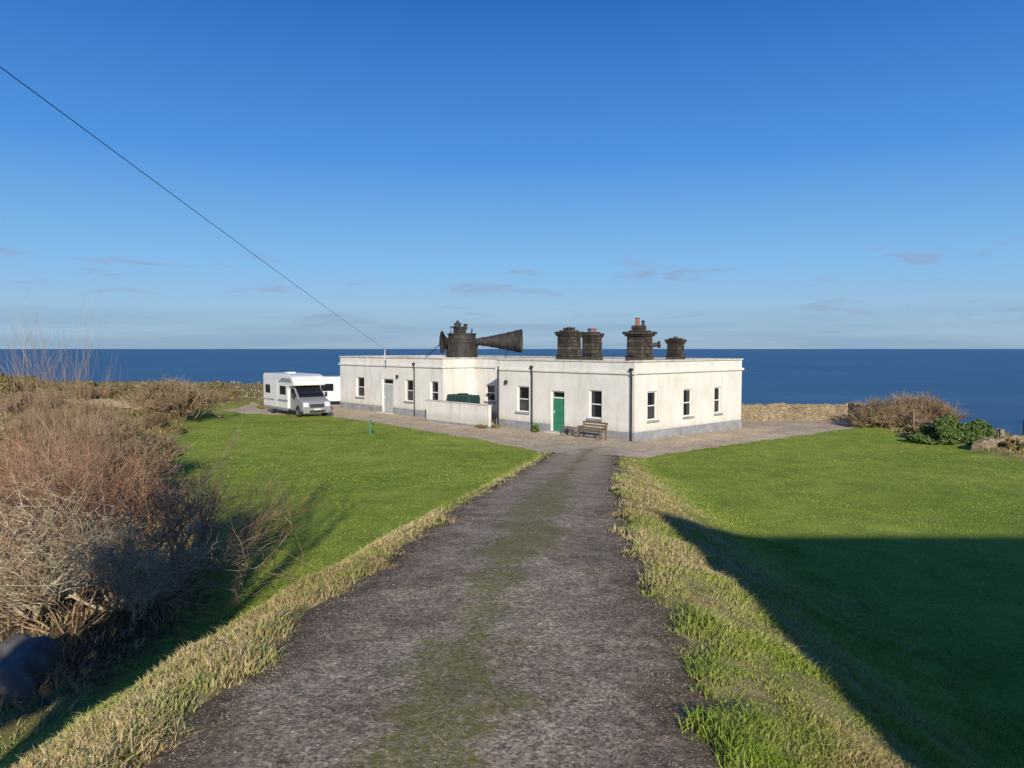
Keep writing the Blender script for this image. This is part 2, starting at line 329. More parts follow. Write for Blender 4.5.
# ---------------------------------------------------------------- grass
def blades(n,dmin,dmax,kind,seed):
    r=np.random.default_rng(seed)
    d=np.exp(r.uniform(np.log(dmin),np.log(dmax),n)); a=np.radians(r.uniform(-41,41,n)); x=d*np.sin(a); y=d*np.cos(a)
    z,t,rd,ap,sc,e=ground_h(x,y,True)
    clump=vnoise(x*2.0,y*2.0,2)+vnoise(x*5,y*5,3)*.7
    if kind=='verge':
        k=(e>-.02)&(ap>0.05)&(t<1.15)&(t>-1)&(sc<.9)&(r.random(n)<.25+.75*sst(-.1,.5,e))
        k|=(e>-.4)&(e<0)&(vnoise(x*4,y*4,5)>.12)&(r.random(n)<.5)&(ap>.3)
        L=np.clip(.06+clump*.10+np.exp(-((rd-.25)/.25)**2)*.015,.024,.19)*r.uniform(.5,1.3,n)*(1-.35*np.clip(t,0,1))
        dry=np.clip(.72+vnoise(x*.9,y*.9,4)*1.4+vnoise(x*4,y*4,5)*.7-.5*np.clip(t-.4,0,1)-.25*sst(8,4,y)*(x>0),0,1)*(r.random(n)<.90); w=.005+d*.0007
    elif kind=='lawn':
        k=(t>.75)&(ap>.15)&(sc<.6)&(y<50)
        L=(.028+.016*clump)*r.uniform(.6,1.3,n)*(1+.5*np.clip(1.3-t,0,1)); dry=(r.random(n)<.12+.5*np.clip(1.2-t,0,1))*r.uniform(.2,.8,n); w=.005+d*.0009
    else:
        k=(sc>.4)&(ap>.2)&(z>-2)
        L=np.clip(.22+clump*.3,.06,.6)*r.uniform(.5,1.3,n)*np.where(d<20,.65,1); dry=np.clip(.8+clump*.5,0,1); w=.006+d*.0007
    x,y,z,L,dry,w,d=[q[k] for q in (x,y,z,L,dry,w*np.ones(n),d)]; m=len(x)
    th=r.uniform(0,2*np.pi,m); bx=np.cos(th)*w*.5; by=np.sin(th)*w*.5
    ln=r.normal(0,.6,(m,2))*L[:,None]; ln[:,0]+=.25*L; 
    p=np.stack([x,y,z-.01],-1); b1=p+np.stack([-bx,-by,0*bx],-1); b2=p+np.stack([bx,by,0*bx],-1)
    md=np.stack([ln[:,0]*.35,ln[:,1]*.35,L*.62],-1); m1=b1+md+np.stack([bx,by,0*bx],-1)*.25; m2=b2+md-np.stack([bx,by,0*bx],-1)*.25
    tp=p+np.stack([ln[:,0],ln[:,1],L*.85],-1)
    V=np.stack([b1,b2,m2,m1,tp],1).reshape(-1,3); o=5*np.arange(m)[:,None]
    Fq=np.concatenate([o+np.array([[0,1,2]]),o+np.array([[0,2,3]]),o+np.array([[3,2,4]])])
    tint=np.repeat(np.clip(r.normal(.5,.25,m)+vnoise(x*.5,y*.5,5)*.5,0,1),5)
    return V,Fq,tint,np.repeat(dry,5)
def grass_obj(name,*a):
    V,Fq,ti,dr=blades(*a); fast_mesh(name,V,Fq,M_blade,{'tint':ti,'dry':dr})
grass_obj('verge_grass',460000,2.5,33,'verge',1)
grass_obj('lawn_grass',300000,7,48,'lawn',2)
grass_obj('rough_grass',90000,7,90,'rough',3)
# ---------------------------------------------------------------- shrubs
def shrub(seed,stems,H,spread,kids=(5,5,4),r0=.03,rt=.004,up=.12,sides=3,wig=.22,trunkL=.5,kd=.5):
    r=np.random.default_rng(seed); V=[];Fc=[]
    def branch(p,d,L,rad,lvl):
        ns=4 if lvl<2 else 3
        pts=[p]; ds=[d]
        for i in range(ns):
            d=d+r.normal(0,wig,3)*(.6 if lvl==0 else 1); d[2]+=up; d/=np.linalg.norm(d); p=p+d*L/ns; pts.append(p); ds.append(d)
        base=len(V)
        for i,q in enumerate(pts):
            rr=rad*(1-.55*i/ns) if lvl<len(kids) else rad*(1-.75*i/ns)
            a=np.cross(ds[i],[.3,.2,1.0]); a/=np.linalg.norm(a)+1e-9; b=np.cross(ds[i],a)
            for k in range(sides):
                an=2*math.pi*k/sides; V.append(q+rr*(a*math.cos(an)+b*math.sin(an)))
        for i in range(ns):
            for k in range(sides):
                Fc.append((base+i*sides+k,base+i*sides+(k+1)%sides,base+(i+1)*sides+(k+1)%sides,base+(i+1)*sides+k))
        if lvl<len(kids):
            for c in range(kids[lvl]):
                tpos=r.uniform(.35,1.0); i=min(int(tpos*ns),ns-1); fr=tpos*ns-i
                q=pts[i]*(1-fr)+pts[i+1]*fr
                nd=ds[i+1]+r.normal(0,kd,3); nd[2]=abs(nd[2])*.9; nd/=np.linalg.norm(nd)
                branch(q,nd,L*r.uniform(.5,.95),max(rt,rad*.45),lvl+1)
    for s in range(stems):
        a=r.uniform(0,2*math.pi); q=r.uniform(.1,1)**.7*spread
        d=np.array([math.cos(a)*q,math.sin(a)*q,1.0]); d/=np.linalg.norm(d)
        p=np.array([math.cos(a)*.3*q,math.sin(a)*.3*q,-.1])
        branch(p,d,H*trunkL*r.uniform(.75,1.1),r0*r.uniform(.6,1.2),0)
    return np.array(V),np.array(Fc)
def place(vf,x,y,s=1,rot=0,zs=1,dz=0,z=None):
    v,f=vf; c,sn=math.cos(rot),math.sin(rot)
    zz=float(ground_h(np.array([x]),np.array([y]))[0]) if z is None else z
    w=np.stack([(v[:,0]*c-v[:,1]*sn)*s+x,(v[:,0]*sn+v[:,1]*c)*s+y,v[:,2]*s*zs+zz+dz],-1); return w,f
def shrub_obj(name,parts,m,parent=None): 
    V,Fq=merge(parts); return fast_mesh(name,V,Fq,m,parent=parent)
A=shrub(11,12,3.0,1.8,(4,4,3),.042,.0068,up=.05,wig=.28,trunkL=.54,kd=.50); B=shrub(12,10,3.0,1.35,(4,4,3),.038,.0065,up=.09,wig=.26,trunkL=.54,kd=.48)
TR=shrub(13,8,3.0,1.5,(4,4,3,2),.095,.0075,up=.04,wig=.34)
shrub_obj('bare_shrub',[place(A,-6.4,12.4,.88)],M_twig)
shrub_obj('bare_shrub.001',[place(B,-8.8,13.6,.98,2)],M_twigr)
shrub_obj('bare_shrub.002',[place(B,-8.2,16.2,.85,1)],M_twigr)
shrub_obj('bare_shrub.003',[place(A,-11.8,17.5,.95,4)],M_twigr)
shrub_obj('bare_shrub.004',[place(A,-6.7,11.0,.58,3)],M_twig)
shrub_obj('bare_shrub.005',[place(B,-5.9,13.8,.76,5)],M_twigr)
shrub_obj('bare_shrub.006',[place(B,-10.3,15.0,.95,3.3)],M_twig)
shrub_obj('willow_tree',[place(TR,-7.6,11.4,.80)],M_bark)
shrub_obj('willow_tree.001',[place(TR,-6.0,11.6,.62,2)],M_bark)
C_=shrub(21,26,1.0,1.5,(5,5,4),.02,.009,up=.12,wig=.3)
D_=shrub(22,22,1.0,1.1,(5,4,4),.02,.009,up=.16,wig=.3)
parts=[]
r=np.random.default_rng(5)
for i in range(40):
    y=r.uniform(19,60); xl=float(xlS(y)); x=xl-1.2-abs(r.normal(0,7))
    if x<-.78*y-2: x=r.uniform(-.74*y,xl-1)
    parts.append(place(C_ if i%2 else D_,x,y,r.uniform(.8,1.5),r.uniform(0,6),r.uniform(.7,1.0)))
for x,y,s in ((-12,21,1.9),(-14.5,22,2.0),(-13.2,25,1.9),(-17,27,2.0),(-18.5,33,1.8),(-11.2,19.5,1.7)):
    parts.append(place(C_,x,y,s,x,.85))
shrub_obj('heath_scrub',parts,M_twig2)
wd=shrub(31,24,4.6,.42,(3,2),.012,.005,up=.10,wig=.10,trunkL=.62,kd=.16)
shrub_obj('tall_reeds',[place(wd,-12.6,19.5,.92),place(wd,-10.6,18.0,.85,2)],M_twig)
C2=shrub(23,15,1.0,1.5,(4,4,4),.02,.008,up=.12,wig=.32)
for i,(x,y,s) in enumerate(((-20.8,46,2.5),(-22.6,48,2.2))): shrub_obj('hawthorn_bush'+('.%03d'%i if i else ''),[place(C2,x,y,s,i,1.05),place(D_,x-.5,y+.3,s*.9,2,1)],M_twig2)
for i,(x,y,s) in enumerate(((21.6,43.5,1.8),(23.6,43.8,2.3),(24.9,44.8,2.0))): shrub_obj('hedge_bush'+('.%03d'%i if i else ''),[place(C2,x,y,s,i,1.0),place(D_,x+.3,y+.2,s*.95,2,1.0),place(C2,x,y,s*.8,3+i,1.0)],M_twig2)
def leafbush(name,c,rad,n,m,seed,ls=.07,full=False,parent=None):
    r=np.random.default_rng(seed); u=r.normal(0,1,(n,3)); u/=np.linalg.norm(u,axis=1)[:,None]
    if not full: u[:,2]=np.abs(u[:,2])
    lump=.8+.5*vnoise(u[:,0]*2.6+seed,u[:,1]*2.6,1)+.5*vnoise(u[:,2]*4+seed,u[:,0]*4,2)
    p=u*np.array(rad)*(lump*r.uniform(.55,1,n)**.4)[:,None]+np.array(c)
    a=r.normal(0,1,(n,3)); a/=np.linalg.norm(a,axis=1)[:,None]; b=np.cross(a,r.normal(0,1,(n,3))); b/=np.linalg.norm(b,axis=1)[:,None]
    s=ls*r.uniform(.6,1.3,(n,1)); V=np.stack([p-a*s,p+b*s*.5,p+a*s,p-b*s*.5],1).reshape(-1,3)
    return fast_mesh(name,V,np.arange(4*n).reshape(-1,4),m,parent=parent)
def gz(x,y): return float(ground_h(np.array([float(x)]),np.array([float(y)]))[0])
TB=shrub(17,3,8.2,.14,(7,5,4),.15,.014,up=.20,wig=.12,trunkL=.45,kd=.24)
et=empty('unseen_shade_tree'); shrub_obj('limbs',[place(TB,-3.5,-1.6,1.0)],M_bark,et)  # unseen tree behind the camera, added to shade the left lawn
zt=gz(-3.5,-1.6); leafbush('shade_crown',(-3.5,-1.6,zt+3.4),(1.15,1.1,1.9),9000,M_leaf,51,.09,True,et); leafbush('shade_clump',(-3.9,-1.9,zt+5.6),(.7,.7,.8),2500,M_leaf,52,.09,True,et)  # leaf masses shaped to make the tree's shadow solid
leafbush('evergreen_shrub',(21.8,36.2,gz(21.6,35.8)),(2.6,1.4,1.25),12000,M_leaf,3,.08)
leafbush('gorse_bush',(-44,63,gz(-44,63)),(2.2,1.6,1.9),6000,M_leafg,4,.13)
k=1
for x,y,rx,h in ((-27,60,3,.9),(-31,58,3.5,1.1),(-36,62,3,1.2),(-25,54,1.8,.9),(-47,70,4,1.5),(-40,55,2.5,1.0),(-24.5,62,2.6,1.3),(22.8,40,1.2,.5),(24.6,38.5,1.4,.6),(-19.0,58,1.2,.8),(-22,44.5,1.2,.6),(-18.6,40,1.0,.5),(23.5,34,1.1,.5)):
    leafbush('gorse_bush.%03d'%k,(x,y,gz(x,y)-.05),(rx,1.4,h),4000,M_leafg,10+k,.10); k+=1
# ---------------------------------------------------------------- building
C0=Vector((6.08,36.6,0)); U=Vector((-.675,.737,0)).normalized(); Vv=Vector((U.y,-U.x,0))
def W(u,v,z=0): return C0+U*u+Vv*v+Vector((0,0,z))
def u_of(px,v=0):
    s=(px-512)/F; c=W(0,v); return (c.x-c.y*s)/(-U.x+U.y*s)
def v_of(px): 
    s=(px-512)/F; return (C0.y*s-C0.x)/(Vv.x-Vv.y*s)
H=4.0
bld=empty('white_house')
LV=v_of(742); LU=u_of(340); U1=u_of(497); U2=u_of(443); RC=2.6
poly=[(0,0),(U1,0),(U1,RC),(U2,RC),(U2,0),(LU,0),(LU,LV),(0,LV)]
def win(a,b,z0=1.02,z1=2.5,kind='w',**k): return dict(u0=min(a,b),u1=max(a,b),z0=z0,z1=z1,kind=kind,**k)
op={0:[win(u_of(529),u_of(517),blind=1),win(u_of(564.5),u_of(551),.12,2.35,'green'),win(u_of(602),u_of(589),blind=0)],
    2:[win(1.2,2.1,.1,2.2,'gdoor'),win(3.2,4.1,1.2,2.3,blind=0)],
    4:[win(u_of(q)-U2,u_of(p)-U2,blind=bb) for p,q,bb in ((438,430,0),(413,405,1),(364,356,1))]+[win(u_of(393)-U2,u_of(382)-U2,.1,2.5,'gdoor')],
    7:[win(LV-v_of(a),LV-v_of(b),blind=bb) for a,b,bb in ((648,658,1),(684,693,0),(715,722,1))],
    5:[win(3,4),win(6,7)],6:[win(3,4),win(9,10),win(20,21)],3:[],1:[]}
for i in range(8):
    a=poly[i]; b=poly[(i+1)%8]; L=math.hypot(b[0]-a[0],b[1]-a[1]); e=((b[0]-a[0])/L,(b[1]-a[1])/L)
    ew=U*e[0]+Vv*e[1]; nw=U*e[1]+Vv*(-e[0]); A0=W(*a)
    P=lambda s,out,z:tuple(A0+ew*s+nw*out+Vector((0,0,z)))
    us=sorted({0,L}|{q for o_ in op[i] for q in (o_['u0'],o_['u1'])}); zs=sorted({-.3,H}|{q for o_ in op[i] for q in (o_['z0'],o_['z1'])})
    v=[];f=[]
    def quad(*p):
        o=len(v); v.extend(p); f.append((o,o+1,o+2,o+3))
    for ui in range(len(us)-1):
        for zi in range(len(zs)-1):
            cu=(us[ui]+us[ui+1])/2; cz=(zs[zi]+zs[zi+1])/2
            if any(o_['u0']<cu<o_['u1'] and o_['z0']<cz<o_['z1'] for o_ in op[i]): continue
            quad(P(us[ui],0,zs[zi]),P(us[ui+1],0,zs[zi]),P(us[ui+1],0,zs[zi+1]),P(us[ui],0,zs[zi+1]))
    D=-.34
    for o_ in op[i]:
        a0,a1,z0,z1=o_['u0'],o_['u1'],o_['z0'],o_['z1']
        quad(P(a0,0,z0),P(a0,0,z1),P(a0,D,z1),P(a0,D,z0)); quad(P(a1,0,z0),P(a1,D,z0),P(a1,D,z1),P(a1,0,z1))
        quad(P(a0,0,z1),P(a1,0,z1),P(a1,D,z1),P(a0,D,z1)); quad(P(a0,0,z0),P(a0,D,z0),P(a1,D,z0),P(a1,0,z0))
    wo=mesh_obj('wall',v,f,M_wall,bld)
    ex=(ew.x,ew.y)
    def bx(nm,s0,s1,o0,o1,z0,z1,m,bev=0):
        c=A0+ew*(s0+s1)/2+nw*(o0+o1)/2+Vector((0,0,(z0+z1)/2)); return obox(nm,c,(s1-s0,abs(o1-o0),z1-z0),m,bld,ex,bev)
    k=.003*i
    segs=[(-.03+k if i not in (2,) else .03,L+.03-k)]
    for o_ in sorted([q for q in op[i] if q['kind']!='w'],key=lambda q:q['u0']):
        s0,s1=segs.pop(); segs+= [(s0,o_['u0']-.02),(o_['u1']+.02,s1)]
    for s0,s1 in segs: bx('plinth',s0,s1,-.02,.035+k,-.3,.48+k,M_plinth)
    ext=.09 if i in (0,4,5,6,7) else -.0
    bx('cornice',-ext+k,L+ext-k,-.02,.10+k,3.38+k,3.52+k,M_wall,.02)
    bx('coping',-.05+k,L+.05-k,-.32+k,.06+k,H-.02+k,H+.07+k,M_cop,.015)
    if i in(0,4,5,6,7,3): bx('parapet',.3,L-.3,-.3-k,-.28,3.5,H-.03,M_wall)
    for o_ in op[i]:
        a0,a1,z0,z1=o_['u0'],o_['u1'],o_['z0'],o_['z1']
        if o_['kind']=='w':
            bx('interior',a0,a1,-.36,-.33,z0,z1,M_dark); bx('glass',a0+.05,a1-.05,-.15,-.142,z0+.05,z1-.05,M_glass)
            fw=.07
            bx('frame',a0,a0+fw,-.19,-.10,z0,z1,M_frame); bx('frame',a1-fw,a1,-.19,-.10,z0,z1,M_frame)
            bx('frame',a0+fw,a1-fw,-.19,-.10,z1-fw,z1,M_frame); bx('frame',a0+fw,a1-fw,-.19,-.10,z0,z0+fw,M_frame)
            bx('sash_rail',a0+fw,a1-fw,-.185,-.11,(z0+z1)/2-.03,(z0+z1)/2+.03,M_frame)
            if o_.get('blind'): bx('blind',a0+fw,a1-fw,-.25,-.235,z0+.1,z0+.1+(z1-z0)*.42,M_blind)
            else: bx('curtain',a0+fw,a0+fw+.14,-.27,-.22,z0+.1,z1-.1,M_blind); bx('curtain',a1-fw-.12,a1-fw,-.27,-.22,z0+.1,z1-.1,M_blind)
            bx('sill',a0-.08,a1+.08,-.1,.09,z0-.11,z0-.005,M_plinth,.01)
        else:
            m=M_green if o_['kind']=='green' else M_gdoor
            bx('door',a0+.07,a1-.07,-.16,-.11,z0+.02,z1-.42,m); bx('fanlight',a0+.07,a1-.07,-.15,-.14,z1-.34,z1-.07,M_glass); bx('door_back',a0,a1,-.36,-.33,z0,z1,M_dark)
            bx('door_rail',a0+.07,a1-.07,-.18,-.09,z1-.42,z1-.34,M_frame); bx('door_frame',a0,a0+.07,-.19,-.09,z0,z1,M_frame); bx('door_frame',a1-.07,a1,-.19,-.09,z0,z1,M_frame); bx('door_frame',a0+.07,a1-.07,-.19,-.09,z1-.07,z1,M_frame)
            for q in (0,1):
                for (pz0,pz1) in ((z0+.2,z0+.85),(z0+1.0,z1-.6)):
                    w=(a1-a0-.14); bx('door_panel',a0+.07+w*(.12+.44*q),a0+.07+w*(.44+.44*q),-.115,-.098,pz0,pz1,m,.008)
            bx('door_step',a0-.2,a1+.2,-.05,.4,-.1,z0-.005,M_cop,.02)
            bx('door_handle',a1-.2,a1-.16,-.11,-.06,z0+1.0,z0+1.12,M_frame)
    pips={0:[u_of(533.5),.10],4:[u_of(415.5)-U2],}.get(i,[])
    for s in pips:
        p=[A0+ew*s+nw*.12+Vector((0,0,z)) for z in (.05,3.3)]; p.append(A0+ew*s+nw*.16+Vector((0,0,3.4))); p.append(A0+ew*s+nw*.16+Vector((0,0,3.7)))
        tube('downpipe',p,.04,M_black,bld,8); bx('hopper',s-.09,s+.09,.105,.24,3.56,3.70,M_black,.02)
p=[W(U1-.25,-.12,z) for z in (.05,3.6)]; tube('downpipe',p,.04,M_black,bld,8)
mesh_obj('flat_roof',[tuple(W(u,v,3.72)) for u,v in poly],[tuple(range(8))],M_roof,bld)
for u,v in ((U1-.9,-.1),(u_of(398),-.1)): obox('wall_lamp',W(u,v,2.7),(.14,.16,.22),M_black,bld,(U.x,U.y),.02)
# chimneys
ue=(U.x,U.y)
def stack(name,px,d,w,ztop,capw,pots=(),wl=None):
    x=(px-512)/F*d; e=empty(name); wl=wl or w; z0=3.7
    capz=ztop-.30
    obox('base',(x,d,z0+.35),(w*1.12,wl*1.12,.5),M_tar,e,ue,.03)
    obox('shaft',(x,d,(z0+.6+capz)/2),(w,wl,capz-z0-.6),M_tar,e,ue,.04)
    obox('cap_course',(x,d,capz+.05),((w+capw)/2,wl*(w+capw)/2/w,.12),M_tar,e,ue,.02)
    obox('cap',(x,d,capz+.18),(capw,wl*capw/w,.15),M_tar,e,ue,.03)
    obox('flaunching',(x,d,capz+.29),(w*.85,wl*.85,.08),M_tar,e,ue,.03)
    for (ox,oy,h,rr,m) in pots:
        lathe('pot',(x+U.x*ox+Vv.x*oy,d+U.y*ox+Vv.y*oy,capz+.3),[(rr*1.1,0),(rr,.06),(rr*.85,h-.08),(rr*1.15,h-.06),(rr*1.1,h),(rr*.7,h),(rr*.65,h-.15)],m,e,12)
    return e
stack('chimney_stack',569,44,1.0,5.72,1.25,[(-.3,0,.2,.13,M_tar),(0,0,.22,.13,M_tar),(.3,0,.18,.13,M_tar)],1.0)
stack('chimney_stack',592,44.2,.85,5.62,1.05,[(-.2,0,.25,.12,M_terra),(.2,0,.25,.12,M_tar)],.85)
st=stack('chimney_stack',639.5,41.5,1.05,5.66,1.42,[],1.0); x=(639.5-512)/F*41.5
obox('upper_block',(x-.05,41.5,5.83),(.62,.6,.26),M_tar,st,ue,.04)
lathe('red_pot',(x-.12,41.5,5.95),[(.14,0),(.12,.1),(.11,.38),(.14,.4),(.13,.45),(.1,.45),(.09,.3)],M_terra,st,12)
lathe('cowl_pot',(x+.18,41.45,5.95),[(.09,0),(.08,.2),(.12,.22),(.05,.3)],M_black,st,10)
lathe('side_vent',(x+.6,41.3,4.85),[(.12,-.1),(.12,.35),(.2,.45),(.2,.5)],M_iron,st,12,axis=(1,.1,.1))
stack('chimney_stack',675.5,43,.72,5.25,.92,[(0,0,.12,.12,M_tar)],.72)
# foghorn
fh=empty('foghorn'); d=52; x=(462-512)/F*d
lathe('drum',(x,d,3.7),[(1.18,0),(1.18,.35),(1.05,.4),(1.02,1.35),(1.12,1.38),(1.12,1.55),(.98,1.62),(.95,1.9),(1.02,1.93),(1.02,2.02),(.3,2.05)],M_iron,fh,28)
for k in range(10):
    an=k*.63; obox('rib',(x+1.07*math.cos(an),d+1.07*math.sin(an),4.6),(.12,.1,.95),M_iron,fh,(math.cos(an),math.sin(an)))
obox('gear_housing',(x-.15,d,5.95),(.75,.6,.5),M_iron,fh,ue,.05)
lathe('valve',(x-.3,d,6.1),[(.22,0),(.22,.25),(.28,.27),(.28,.33),(.12,.36),(.1,.5),(.04,.52)],M_iron,fh,14)
lathe('valve_small',(x+.25,d,6.0),[(.14,0),(.14,.3),(.18,.32),(.1,.4)],M_iron,fh,12)
tube('pipe',[(x-.75,d-.3,5.7),(x-.75,d-.3,6.15),(x-.3,d-.2,6.2)],.06,M_iron,fh,8)
tube('pipe',[(x+.7,d-.3,5.7),(x+.72,d-.3,6.05)],.05,M_iron,fh,8)
ax=(1,-.12,.012)
prof=[(.2,.9),(.26,1.2),(.34,1.8),(.45,2.4),(.56,3.0),(.69,3.6),(.83,4.2),(.85,4.22),(.8,4.2),(.65,3.6),(.45,3.0),(.3,2.2),(.1,1.2)]
lathe('horn',(x,d-.1,5.13),prof,M_iron,fh,28,axis=ax,caps=False)
for h,rr in ((1.5,.30),(2.1,.395),(2.7,.505),(3.3,.63),(3.85,.755)): lathe('horn_band',(x,d-.1,5.13),[(rr-.02,h-.04),(rr+.03,h-.03),(rr+.03,h+.03),(rr,h+.04)],M_black,fh,28,axis=ax,caps=False)
a=Vector(ax).normalized(); hp=Vector((x,d-.1,5.13))
for sgn in (-1,1): tube('horn_leg',[hp+a*3.1+Vector((0,sgn*.3,-.3)),hp+a*3.1+Vector((0,sgn*.5,-1.4))],.05,M_iron,fh,6)
lathe('rear_horn',(x,d,5.1),[(.2,.8),(.3,1.05),(.5,1.25),(.78,1.42),(.8,1.44),(.7,1.4),(.4,1.2),(.15,.9)],M_iron,fh,28,axis=(-1,-.35,0),caps=False)
tube('stay',[(x-1.2,d,5.3),(x-2.6,d+.6,4.05)],.03,M_black,fh,6)
# courtyard wall + tank
vw=-1.2; ua=u_of(490,vw); ub=u_of(427,vw)
cw=empty('garden_wall')
obox('front',W((ua+ub)/2,vw,.62),(ub-ua,.2,1.45),M_wall,cw,ue,.02); obox('top',W((ua+ub)/2,vw,1.37),(ub-ua+.08,.28,.06),M_cop,cw,ue,.01)
obox('end',W(ub-.1,vw/2+.05,.60),(.2,abs(vw)-.2,1.4),M_wall,cw,ue)
obox('foot',W((ua+ub)/2,vw-.02,.0),(ub-ua+.02,.2,.3),M_plinth,cw,ue)
M_tank=mat('green_plastic',color=(.018,.05,.045),rough=.45)
tk=empty('oil_tank'); um=(u_of(443)+u_of(474))/2
obox('body',W(um,.4,.95),(2.3,1.0,1.5),M_tank,tk,ue,.12)
for k in range(6): obox('rib',W(um-.95+k*.38,.4,.95),(.1,1.08,1.55),M_tank,tk,ue,.04)
obox('lid',W(um,.4,1.76),(.5,.5,.1),M_tank,tk,ue,.03); obox('stand',W(um,.4,.1),(2.2,.9,.25),M_plinth,tk,ue)
def bench(name,c,w=1.7):
    e=empty(name); c=Vector(c)
    def L(a,b,z): return c+U*a+Vv*b+Vector((0,0,z))
    for k in range(4): obox('seat_slat',L(0,-.2+k*.12,.45),(w,.095,.035),M_wood,e,ue,.005)
    for k in range(3): obox('back_slat',L(0,.27+.03*k,.58+k*.14),(w,.03,.10),M_wood,e,ue,.005)
    for s in (-1,1):
        obox('leg',L(s*(w/2-.05),-.2,.22),(.07,.07,.44),M_wood,e,ue); obox('leg_back',L(s*(w/2-.05),.25,.46),(.07,.06,.92),M_wood,e,ue)
        obox('armrest',L(s*(w/2-.05),.0,.66),(.08,.5,.04),M_wood,e,ue); obox('arm_post',L(s*(w/2-.05),-.2,.55),(.06,.06,.2),M_wood,e,ue)
gzb=lambda p: float(surf_h(np.array([p.x]),np.array([p.y]))[0])+.026
p=W(u_of(592,-.9),-.9); bench('garden_bench',(p.x,p.y,gzb(p)-.05),1.6)
p=W(u_of(569,-.5),-.5); e=empty('side_table'); obox('top',(p.x,p.y,.47),(.6,.45,.05),M_wood,e,ue,.01)
for a_,b_ in ((-.25,-.17),(.25,-.17),(-.25,.17),(.25,.17)): obox('leg',(p.x+U.x*a_+Vv.x*b_,p.y+U.y*a_+Vv.y*b_,.24),(.05,.05,.44),M_wood,e,ue)
p=W(6.5,-.5); leafbush('potted_plant',(p.x,p.y,.05),(.25,.25,.45),500,M_leaf,8,.06)
p=W(10.0,-1.1); leafbush('border_plant',(p.x,p.y,.0),(.8,.45,.3),1200,M_leafg,9,.06)
# ---------------------------------------------------------------- motorhome
M_white=mat('vehicle_white',color=(.74,.74,.73),rough=.3,noise=(1.5,.06)); M_silver=mat('silver_paint',color=(.36,.37,.39),rough=.35,metal=.3)
M_vglass=mat('tinted_glass',color=(.012,.015,.02),rough=.06); M_tyre=mat('tyre',color=(.02,.02,.02),rough=.8); M_trim=mat('dark_trim',color=(.04,.04,.045),rough=.5); M_lamp=mat('headlamp',color=(.7,.72,.75),rough=.1); M_dec=mat('decal_grey',color=(.25,.27,.30),rough=.4); M_red=mat('red_lamp',color=(.4,.02,.02),rough=.3)
def extr(name,prof,w,m,parent,T,bevel=.05,y0=0):
    n=len(prof); v=[T(x,y0-w/2,z) for x,z in prof]+[T(x,y0+w/2,z) for x,z in prof]
    f=[tuple(range(n)),tuple(range(2*n-1,n-1,-1))]+[(i,i+n,(i+1)%n+n,(i+1)%n) for i in range(n)]
    o=mesh_obj(name,v,f,m,parent)
    if bevel: b=o.modifiers.new('b','BEVEL'); b.width=bevel; b.segments=3; b.limit_method='ANGLE'; b.angle_limit=math.radians(25)
    return o
def wheel(parent,T,hd,x,y,r=.34):
    c=Vector(T(x,y,r)); s=1 if y>0 else -1; axv=(-hd[1]*s,hd[0]*s,0)
    lathe('tyre',c,[(r*.6,-.12),(r*.95,-.12),(r,-.08),(r,.08),(r*.95,.12),(r*.6,.12)],M_tyre,parent,24,axis=axv)
    lathe('hub',c,[(r*.62,.0),(r*.62,.1),(r*.5,.13),(r*.15,.09),(r*.1,.13)],M_silver,parent,14,axis=axv)
def mkT(c,hd):
    hx,hy=hd; return lambda x,y,z:(c[0]+hx*x-hy*y,c[1]+hy*x+hx*y,c[2]+z)
mh=empty('motorhome'); hd=Vector((.62,-.785)).normalized(); c=(-15.2,52.2,.03); T=mkT(c,hd)
extr('coachwork',[(-3.5,.5),(-3.5,2.72),(-3.35,2.86),(1.35,2.86),(1.9,2.74),(2.25,2.4),(2.28,2.12),(1.45,2.06),(1.2,1.9),(1.2,.5)],2.3,M_white,mh,T,.06)
extr('cab',[(1.15,.42),(3.35,.42),(3.42,.6),(3.38,.95),(3.2,1.12),(2.55,1.32),(1.72,2.1),(1.15,2.1)],1.98,M_silver,mh,T,.06)
extr('windscreen',[(2.60,1.36),(1.82,2.07),(1.77,2.04),(2.5,1.32)],1.74,M_vglass,mh,T,0)
extr('bumper',[(3.2,.28),(3.46,.3),(3.5,.62),(3.3,.66)],1.9,M_silver,mh,T,.04)
extr('grille',[(3.3,.68),(3.45,.68),(3.42,.9),(3.3,.95)],1.0,M_trim,mh,T,.02)
extr('air_intake',[(3.45,.36),(3.515,.36),(3.515,.5),(3.45,.5)],1.1,M_trim,mh,T,.01)
